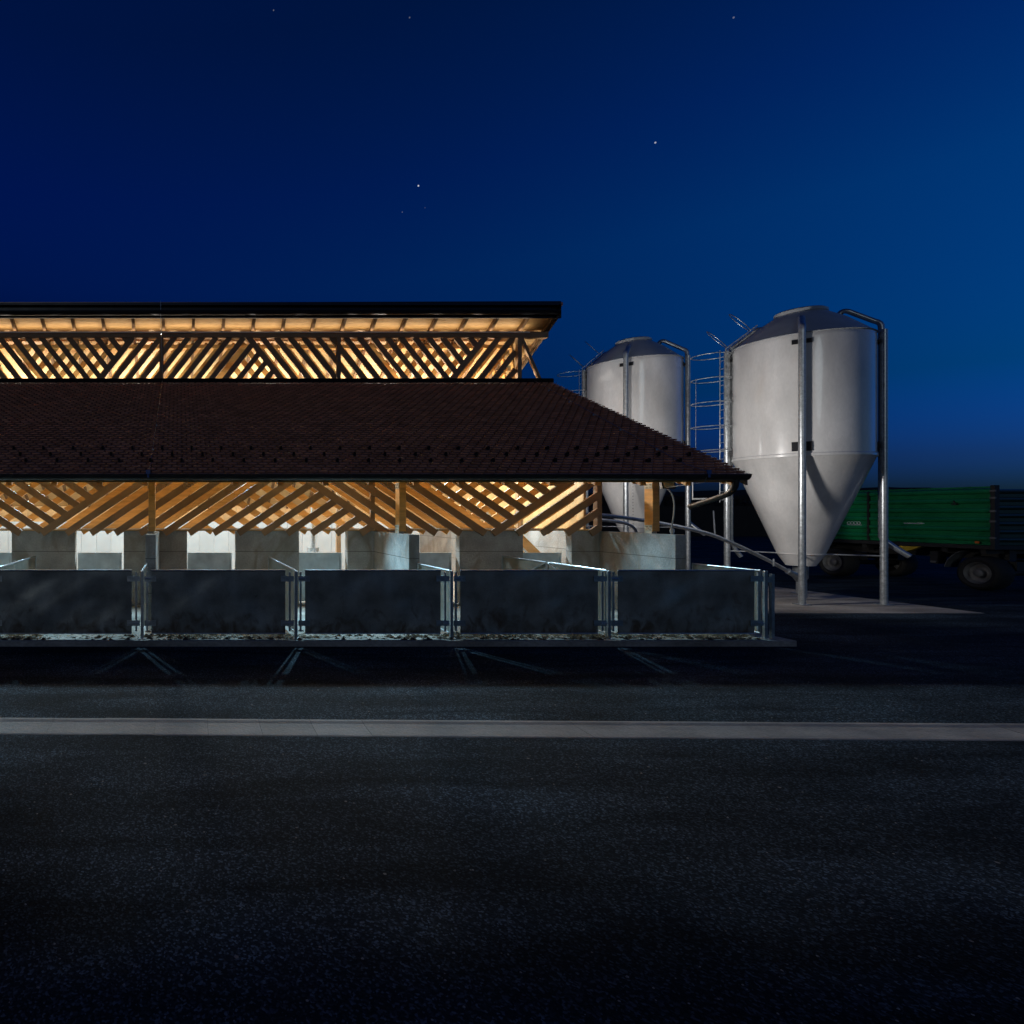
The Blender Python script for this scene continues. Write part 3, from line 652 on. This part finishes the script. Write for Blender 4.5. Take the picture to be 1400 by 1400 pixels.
b = MB(); r = random.Random(21)          # loose chips on the asphalt
for i in range(520):
    y_ = r.uniform(1.6, 7.3) if i % 3 else r.uniform(1.6, 4.2); x_ = r.uniform(-.35, 1.3) * y_ + r.gauss(0, .3); s_ = r.uniform(.002, .0065); h_ = s_ * r.uniform(.5, .9)
    ring = [(x_ + s_ * math.cos(a_) * r.uniform(.7, 1.3), y_ + s_ * math.sin(a_) * r.uniform(.7, 1.2), .0) for a_ in [k_ * math.pi * .4 for k_ in range(5)]]
    b.add(ring + [(x_ + r.uniform(-.3, .3) * s_, y_, h_)], [(k_, (k_ + 1) % 5, 5) for k_ in range(5)])
tag(b.build('stone_chips', 'concrete', origin=(1, 4, 0)), 'tiny pale stone chips scattered over the asphalt', 'gravel', kind='stuff')

# floodlight on the last post
t = thing('floodlight', (7.02, 8.72, 2.12), 'small black unlit floodlight hanging under the eave beside the last post', 'floodlight')
b = MB(); vs = []
b.add([(6.93, 8.60, 2.035), (7.12, 8.60, 2.035), (7.15, 8.66, 2.15), (6.96, 8.66, 2.15), (6.93, 8.64, 2.035), (7.12, 8.64, 2.035), (7.15, 8.70, 2.15), (6.96, 8.70, 2.15)],
      [(0, 1, 2, 3), (7, 6, 5, 4), (0, 4, 5, 1), (1, 5, 6, 2), (2, 6, 7, 3), (3, 7, 4, 0)]); b.build('case', 'black', t)
b = MB(); b.add([(6.955, 8.597, 2.050), (7.105, 8.597, 2.050), (7.128, 8.648, 2.135), (6.978, 8.648, 2.135), (6.955, 8.603, 2.050), (7.105, 8.603, 2.050), (7.128, 8.654, 2.135), (6.978, 8.654, 2.135)],
      [(0, 1, 2, 3), (7, 6, 5, 4), (0, 4, 5, 1), (1, 5, 6, 2), (2, 6, 7, 3), (3, 7, 4, 0)]); b.build('glass', 'lens_grey', t)
b = MB(); b.bar((7.04, 8.68, 2.12), (7.04, 8.78, 2.24), .06, .012); b.build('bracket', 'black', t)
t = thing('cable', (7.33, 8.98, 1.37), 'pale cable hanging from the floodlight down to the concrete fin', 'cable')
b = MB(); b.tube(arc((7.06, 8.70, 2.05), (7.34, 8.80, 1.95), (7.34, 8.95, 1.45), 8) + [(7.36, 8.96, 1.41)], .010, 8); b.build('line', 'cable', t, smooth=True)
b = MB(); b.lathe([(0, .055), (.025, .045), (.032, .015), (.02, -.03), (0, -.035)], (7.365, 8.96, 1.402), 12); b.build('plug', 'cable', t, smooth=True)

# unseen floodlights assumed at the gable to light the silos
def unseen_gable_flood(x, y, z, tgt, e, label):
    t = thing('unseen_gable_floodlight', (x - .06, y, z), label, 'floodlight')
    b = MB(); b.box(x - .10, x - .03, y - .10, y + .10, z - .06, z + .06); b.build('case', 'black', t)
    b = MB()
    if z < 2.8: b.box(x - .09, x - .05, y - .03, y + .03, z + .061, zr(y) - .12)
    else: b.box(7.202, x - .101, y - .03, y + .03, z - .02, z + .02)
    b.build('bracket', 'black', t)
    b = MB(); b.box(x - .028, x - .022, y - .08, y + .08, z - .045, z + .045); b.build('glass', 'lamp', t)
    d = Vector(tgt) - Vector((x, y, z)); q = d.to_track_quat('-Z', 'Y').to_euler()
    light('beam', 'SPOT', (x, y, z), t, e, (1.0, .975, .95), spot_size=rad(115), spot_blend=.8, shadow_soft_size=.18 * S, rot=q)
unseen_gable_flood(7.66, 10.35, 2.60, (12.0, 11.6, 2.7), 380, 'unseen black floodlight under the verge facing the near silo')
unseen_gable_flood(7.42, 13.2, 3.2, (11.45, 15.3, 4.0), 230, 'unseen black wall floodlight on the gable facing the far silo')

# ------------------------------------------------------------------ silos
def silo(cx_, cy_, dz, label, ties):
    t = thing('silo', (cx_, cy_, 0), label, 'silo', 'feed silos beside the barn')
    R = .975; c3 = (cx_, cy_, dz); q = .745
    shell = MB(); prof = [(.335, .895), (.60, 1.65), (.80, 2.22), (.965, 2.70), (.992, 2.725), (.992, 2.765), (R, 2.785), (R, 3.5), (R, 4.2), (R, 4.90), (.968, 4.96), (.945, 5.00)]
    shell.lathe(prof, c3, 72); shell.build('tank', 'silo', t, smooth=True)
    b = MB(); b.lathe([(.962, 4.975), (.985, 4.985), (.94, 5.02), (.62, 5.33), (.40, 5.49), (.345, 5.535)], c3, 72); b.build('roof', 'silocap', t, smooth=True)
    b = MB(); b.lathe([(.345, 5.50), (.375, 5.53), (.375, 5.575), (.34, 5.60), (.15, 5.64), (0, 5.65)], c3, 40); b.build('lid', 'silocap', t, smooth=True)
    b = MB(); b.lathe([(.20, .665), (.215, .665), (.225, .69), (.335, .885), (.352, .885), (.352, .905), (.33, .905)], c3, 40); b.build('outlet', 'silo', t, smooth=True)
    b = MB()
    for k_ in range(24): z_ = .98 + k_ * .075; rr = .335 + (z_ - .895) * (.965 - .335) / (2.70 - .895); a_ = rad(-132 if dz == 0 else -128); b.tube([(cx_ + math.cos(a_) * rr, cy_ + math.sin(a_) * rr, z_ + dz), (cx_ + math.cos(a_) * (rr + .012), cy_ + math.sin(a_) * (rr + .012), z_ + dz)], .010, 6)
    if True: b.build('seam_bolts', 'black', t)
    b = MB(); b.lathe([(.06, .34), (.11, .42), (.115, .664), (.10, .664)], c3, 24); b.build('boot', 'galv', t, smooth=True)
    for (sx, sy) in ((-1, -1), (1, -1), (-1, 1), (1, 1)):
        lx, ly = cx_ + sx * q, cy_ + sy * q; top = 5.02 + dz
        b = MB(); pts = [(lx, ly, .02), (lx, ly, top)]
        if (sx, sy) == (-1, -1):
            pts = [(lx, ly, .02), (lx, ly, top - .03)] + arc((lx, ly, top), (lx, ly, top + .07), (lx + .06, ly + .06, top + .10), 4) + [(lx + .30, ly + .30, top + .31)]
        b.tube(pts, .052, 14)
        lg = b.build('leg', 'pipe', t, smooth=True)
        b = MB(); b.box(lx - .09, lx + .09, ly - .09, ly + .09, .014, .028); b.build('foot_plate', 'galv', lg)
        b = MB(); m45 = Vector((sx, sy, 0)).normalized(); sd = Vector((-m45.y, m45.x, 0)); pc = Vector((cx_, cy_, 0)) + m45 * (R + .012)
        for zz, hh in ((2.90, .085), (4.82, .04)):
            for s_ in (-1, 1): b.bar(pc + sd * (s_ * .09 ) + Vector((0, 0, zz + dz - hh)) - m45 * .004, pc + sd * (s_ * .09) + Vector((0, 0, zz + dz + hh)) - m45 * .004, .085, .012, up=m45)
            b.bar(pc - m45 * .01 + Vector((0, 0, zz + dz)), pc + m45 * .08 + Vector((0, 0, zz + dz)), .05, .05)
        b.build('bracket', 'black', t)
    # tie rods from the outlet ring to the legs
    b = MB()
    for (sx, sy) in ((-1, -1), (1, -1), (-1, 1), (1, 1)): b.tube([(cx_ + sx * q, cy_ + sy * q, .90 + dz), (cx_ + sx * .25, cy_ + sy * .25, .895 + dz)], .012, 8)
    b.build('tie_rods', 'pipe', t)
    # fill pipe beside the front right leg, bent over the roof, open outlet near the ground
    lx, ly = cx_ + q, cy_ - q; top = 5.05 + dz; rad_ = Vector((1, -1, 0)).normalized()
    o_ = Vector((lx, ly, 0)) - rad_ * .02 + Vector((.075, .075, 0))
    zc = lambda r_: 5.02 + (.94 - r_) / .595 * .515 + dz
    b = MB()
    in1 = Vector((cx_, cy_, 0)) + rad_ * .62; in2 = Vector((cx_, cy_, 0)) + rad_ * .50
    pts = arc(o_ + rad_ * .33 + Vector((0, 0, .90 + dz * .6)), o_ + rad_ * .04 + Vector((0, 0, 1.14 + dz * .6)), o_ + Vector((0, 0, 1.24 + dz * .6)), 6) + [o_ + Vector((0, 0, 3)), o_ + Vector((0, 0, top - .02))] + \
        arc(o_ + Vector((0, 0, top + .03)), o_ + Vector((0, 0, top + .13)), o_ - rad_ * .09 + Vector((0, 0, top + .17)), 4)[1:] + \
        arc(in1 + Vector((0, 0, top + .40)), in2 + rad_ * .03 + Vector((0, 0, top + .45)), in2 + Vector((0, 0, zc(.50))), 5)
    b.tube(pts, .045, 12); b.build('fill_pipe', 'galv', t, smooth=True)
    # vent pipe and caged ladder at the back left leg
    lx, ly = cx_ - q, cy_ + q; r2 = Vector((-1, 1, 0)).normalized(); o_ = Vector((lx, ly, 0)) + Vector((.09, .02, 0))
    in1 = Vector((cx_, cy_, 0)) + r2 * .66; in2 = Vector((cx_, cy_, 0)) + r2 * .54
    pts = arc(o_ + Vector((.16, -.06, .78 + dz * .6)), o_ + Vector((.03, 0, .98 + dz * .6)), o_ + Vector((0, 0, 1.15 + dz * .6)), 5) + [o_ + Vector((0, 0, 3)), o_ + Vector((0, 0, top - .06))] + \
        arc(o_ + Vector((0, 0, top - .04)), o_ + Vector((0, 0, top + .04)), o_ - r2 * .10 + Vector((0, 0, top + .10)), 4)[1:] + \
        arc(in1 + Vector((0, 0, top + .28)), in2 + r2 * .03 + Vector((0, 0, top + .34)), in2 + Vector((0, 0, zc(.54))), 5)
    b = MB(); b.tube(pts, .040, 12); b.build('vent_pipe', 'galv', t, smooth=True)
    ld = MB()
    for s_ in (-.02, .11): ld.tube([(lx - .05, ly + s_, 1.9 + dz), (lx - .05, ly + s_, top + .02)], .009, 6)
    z_ = 1.95
    while z_ < 5.0: ld.tube([(lx - .05, ly - .02, z_ + dz), (lx - .05, ly + .11, z_ + dz)], .008, 6); z_ += .17
    # slanted continuation over the roof
    dd = Vector((1, -1, 1.15)).normalized(); sd = Vector((1, 1, 0)).normalized(); st = Vector((lx - .02, ly + .02, top))
    for s_ in (-.10, .10): ld.tube([st + sd * s_, st + sd * s_ + dd * .62], .011, 6)
    for k_ in range(4): ld.tube([st + dd * (.1 + .15 * k_) - sd * .10, st + dd * (.1 + .15 * k_) + sd * .10], .008, 5)
    lad = ld.build('ladder', 'pipe', t, smooth=True)
    for k_ in range(6):
        zz = 4.92 - .49 * k_ + dz; hp = MB()
        hp.tube([(lx - .335 + .31 * math.cos(a_), ly + .32 * math.sin(a_), zz) for a_ in [2 * math.pi * i / 28 for i in range(28)]], .010, 6, closed=True); hp.build('hoop', 'pipe', lad, smooth=True)
    nn = dd.cross(sd).normalized()
    if nn.z < 0: nn = -nn
    for tt_ in (.05, .50):
        hc = st + dd * tt_ + nn * .27; hp = MB()
        hp.tube([hc + nn * (.25 * math.cos(a_)) + sd * (.25 * math.sin(a_)) for a_ in [2 * math.pi * i / 28 for i in range(28)]], .008, 6, closed=True); hp.build('hoop', 'galv', lad, smooth=True)
    hp = MB(); hp.bar((lx - .650, ly, 4.45 + dz), (lx - .650, ly, 2.47 + dz), .008, .004, up=(1, 0, 0)); hp.build('cage_strap', 'pipe', lad)
    return t
s1 = silo(12.07, 11.65, 0, 'nearer and larger looking white feed silo, whole hopper cone in view', None)
s2 = silo(11.45, 15.12, .43, 'farther white feed silo, half hidden behind the tiled roof edge', None)

# feed augers
t = thing('feed_auger', (9.7, 11.2, 0), 'long pale steel feed pipe curving from the near silo into the barn', 'feed pipe')
cp = [(12.03, 11.6, .42), (11.75, 11.58, .56), (11.2, 11.5, .82), (10.4, 11.3, 1.12), (9.75, 11.15, 1.32), (8.73, 10.92, 1.50), (7.9, 10.75, 1.61), (7.20, 10.72, 1.67)]
b = MB(); b.tube(cp[:2], .055, 12); b.build('auger_head', 'galv', t, smooth=True)
def smoothpts(P, n=4):
    P = [Vector(p) for p in P]; out = []
    for i in range(len(P) - 1):
        p0, p1, p2, p3 = P[max(i - 1, 0)], P[i], P[i + 1], P[min(i + 2, len(P) - 1)]
        for j in range(n):
            u = j / n; out.append(.5 * ((2 * p1) + (p2 - p0) * u + (2 * p0 - 5 * p1 + 4 * p2 - p3) * u * u + (3 * p1 - p0 - 3 * p2 + p3) * u ** 3))
    return out + [P[-1]]
b = MB(); b.tube(smoothpts(cp[1:]), .034, 12); b.build('tube', 'pipe', t, smooth=True)
b = MB(); b.tube([(12.0, 11.5, .40), (12.0, 11.5, .05)], .03, 10); b.build('support', 'galv', t, smooth=True)
b = MB(); b.bar((10.05, 11.25, 1.26), (10.6, 11.9, 1.72), .02, .02); b.tube([(11.4, 11.5, .80), (11.4, 11.5, .66)], .016, 8); b.build('hanger', 'galv', t)
t = thing('far_feed_auger', (9.7, 13, 0), 'darker feed pipe dipping from the far silo behind the end post', 'feed pipe')
b = MB(); b.tube(smoothpts([(11.4, 15.1, .95), (10.9, 14.3, 1.20), (9.3, 12.4, 1.44), (7.9, 11.1, 1.545), (7.18, 11.0, 1.58)]), .03, 10); b.build('tube', 'galv', t, smooth=True)
b = MB(); b.tube([(11.35, 15.0, .9), (11.35, 15.0, .03)], .03, 8); b.build('support', 'galv', t)
t = thing('pipe_bracket', (11.1, 12.9, 2.0), 'thin white angle pipe fixed between the two silos', 'pipe')
b = MB(); b.tube([(11.32, 12.4, 1.98), (10.70, 12.5, 1.97)], .018, 8); b.tube([(10.70, 12.5, 1.97), (10.70, 12.5, 2.45)], .010, 6); b.build('tube', 'cable', t)

# ------------------------------------------------------------------ green tipping trailer
TX = 17.3; TY0, TY1 = 12.72, 16.95
t = thing('farm_trailer', (TX + 1.0, 14.8, 0), 'green ribbed steel farm tipping trailer parked behind the silos', 'trailer')
def ribs(z0, z1, n):     # (offset, z) trapezoid corrugation
    out = []; ph = (z1 - z0) / n
    for i in range(n):
        a_ = z0 + i * ph
        out += [(0, a_ + ph * .04), (0, a_ + ph * .40), (-.035, a_ + ph * .52), (-.045, a_ + ph * .70), (-.035, a_ + ph * .88), (0, a_ + ph * .98)]
    return out
rp = ribs(.985, 2.205, 6)
b = MB(); b.extrude_y([(TX + o_, z_) for o_, z_ in rp] + [(TX + .05, 2.205), (TX + .05, .985)], TY0 + .05, TY1); b.build('side_wall', 'green', t)
b = MB(); b.extrude_y([(TX + 2.0 - o_, z_) for o_, z_ in rp] + [(TX + 1.95, 2.205), (TX + 1.95, .985)], TY0 + .05, TY1); b.build('side_wall', 'green', t)
rp2 = ribs(.985, 2.19, 7)
b = MB(); b.extrude_x([(TY0 + .04 + o_, z_) for o_, z_ in rp2] + [(TY0 + .09, 2.19), (TY0 + .09, .985)], TX + .06, TX + 1.94); b.build('tailgate', 'shaded_green', t)
b = MB(); b.extrude_x([(TY1 + .01, .985), (TY1 + .01, 2.3), (TY1 + .06, 2.3), (TY1 + .06, .985)], TX + .06, TX + 1.94); b.build('front_wall', 'green', t)
for cy_ in (TY0, TY1 + .03):
    for cx_ in (TX, TX + 2.0):
        b = MB(); b.box(cx_ - .05, cx_ + .05, cy_ - .035, cy_ + .035, .90, 2.27); b.build('corner_post', 'chassis', t)
b = MB(); b.box(TX - .035, TX + .05, TY0 + .04, TY1, 2.21, 2.245); b.build('top_rail', 'green', t)
b = MB()
for yy in (13.35, 14.75, 15.6): b.box(TX - .06, TX - .03, yy - .05, yy + .05, 1.86, 1.89); b.bar((TX - .06, yy - .04, 1.86), (TX - .06, yy + .01, 1.95), .02, .02)
for yy in (15.02,): b.box(TX - .055, TX - .03, yy - .02, yy + .02, 1.0, 2.2)
b.build('hooks', 'chassis', t)
b = MB()
for zz in (1.15, 1.5, 1.72, 2.0, 2.15): b.box(TX - .075, TX - .05, TY0 - .06, TY0 + .03, zz - .02, zz + .02)
b.build('hinges', 'rim', t)
b = MB(); b.box(TX - .01, TX + 2.0, TY0, TY1 + .05, .90, .983); b.build('floor_frame', 'chassis', t)
b = MB(); b.box(TX + .45, TX + .6, TY0 + .1, TY1 + .3, .66, .898); b.box(TX + 1.4, TX + 1.55, TY0 + .1, TY1 + .3, .66, .898)
for yy in (12.95, 13.6, 14.3, 15.2, 16.2): b.box(TX + .06, TX + 1.94, yy - .05, yy + .05, .80, .896)
b.build('chassis', 'chassis', t)
# wheels
def wheel(y, xo, s_, R=.37):
    wd = .40; x0 = xo
    b = MB(); pr = []
    for (rr, xx_) in ((.235, .02), (.30, 0), (R - .03, .02), (R, .06), (R, wd - .06), (R - .03, wd - .02), (.30, wd), (.235, wd - .02)): pr.append((rr, xx_))
    n_ = 40; vs = []; fs = []; m_ = len(pr)
    for k_ in range(n_):
        a_ = 2 * math.pi * k_ / n_
        for i, (rr, xx_) in enumerate(pr):
            if i in (3, 4) and k_ % 2: rr -= .014
            vs.append((x0 + s_ * xx_, y + rr * math.cos(a_), R + rr * math.sin(a_)))
    for k_ in range(n_):
        for i in range(m_): j = (i + 1) % m_; q_ = (k_ + 1) % n_; fs.append((k_ * m_ + i, k_ * m_ + j, q_ * m_ + j, q_ * m_ + i))
    b.add(vs, fs); wh = thing('wheel', (x0, y, R)); wh.parent = t; wh.location = (Vector((x0, y, R)) - Vector(PW[t.as_pointer()])) * S
    b.build('tyre', 'rubber', wh, smooth=True)
    b = MB(); pr = [(.238, .03), (.228, .015), (.215, .03), (.19, .10), (.12, .13), (.085, .12), (.08, .04), (.05, .02), (0, .02)]; vs = []; fs = []; m_ = len(pr)
    for k_ in range(n_):
        a_ = 2 * math.pi * k_ / n_
        for (rr, xx_) in pr: vs.append((x0 + s_ * xx_, y + rr * math.cos(a_), R + rr * math.sin(a_)))
    for k_ in range(n_):
        q_ = (k_ + 1) % n_
        for i in range(m_ - 1): fs.append((k_ * m_ + i, k_ * m_ + i + 1, q_ * m_ + i + 1, q_ * m_ + i))
    b.add(vs, fs); b.build('rim', 'rim', wh, smooth=True)
for yy in (13.05, 15.95):
    wheel(yy, TX + .04, 1); wheel(yy, TX + 1.96, -1)
    b = MB(); b.tube([(TX + .3, yy, .37), (TX + 1.7, yy, .37)], .06, 10); b.box(TX + .44, TX + .61, yy - .35, yy + .35, .45, .64); b.box(TX + 1.39, TX + 1.56, yy - .35, yy + .35, .45, .64); b.build('axle', 'chassis', t)
# mudguard, chock, reflector, box, marks
b = MB(); pts = [(TX + .15, 13.05 + .52 * math.cos(a_), .37 + .52 * math.sin(a_)) for a_ in [rad(10 + 6 * i) for i in range(10)]]
for p0, p1 in zip(pts, pts[1:]): b.bar(p0, p1, .3, .012, up=(0, p0[1] - 13.05, p0[2] - .37))
b.build('mudguard', 'rim', t)
b = MB(); vs = [(TX - .02, 13.98, .89), (TX - .02, 14.40, .89), (TX - .02, 14.40, .70), (TX + .10, 13.98, .89), (TX + .10, 14.40, .89), (TX + .10, 14.40, .70)]
b.add(vs, [(0, 1, 2), (5, 4, 3), (0, 3, 4, 1), (1, 4, 5, 2), (2, 5, 3, 0)]); b.build('wheel_chock', 'yellow', t)
b = MB(); b.box(TX - .055, TX - .04, 12.93, 13.0, 1.02, 1.07); b.build('reflector', 'orange', t)
b = MB(); b.box(TX + .05, TX + .25, 13.72, 13.86, .52, .80); b.build('tool_box', 'chassis', t)
b = MB(); b.box(TX + .03, TX + .045, 13.74, 13.84, .54, .58); b.build('lamp_plate', 'rim', t)
b = MB(); r = random.Random(4); yy = 14.28        # one line of tiny white lettering, too small to read
while yy > 13.88:
    l_ = r.uniform(.008, .022); h_ = r.choice((.026, .026, .04)); b.box(TX - .049, TX - .0465, yy - l_, yy, 1.42, 1.42 + h_); yy -= l_ + .008
b.build('lettering', 'decal', t)
b = MB()
for k_ in range(4): y_ = 15.45 - k_ * .075; b.tube([(TX - .049, y_ + .033 * math.cos(a_), 1.42 + .035 * math.sin(a_)) for a_ in [2 * math.pi * i / 12 for i in range(12)]], .006, 5, closed=True)
b.box(TX - .052, TX - .046, 15.16, 15.49, 1.366, 1.374)
b.build('emblem', 'decal', t)
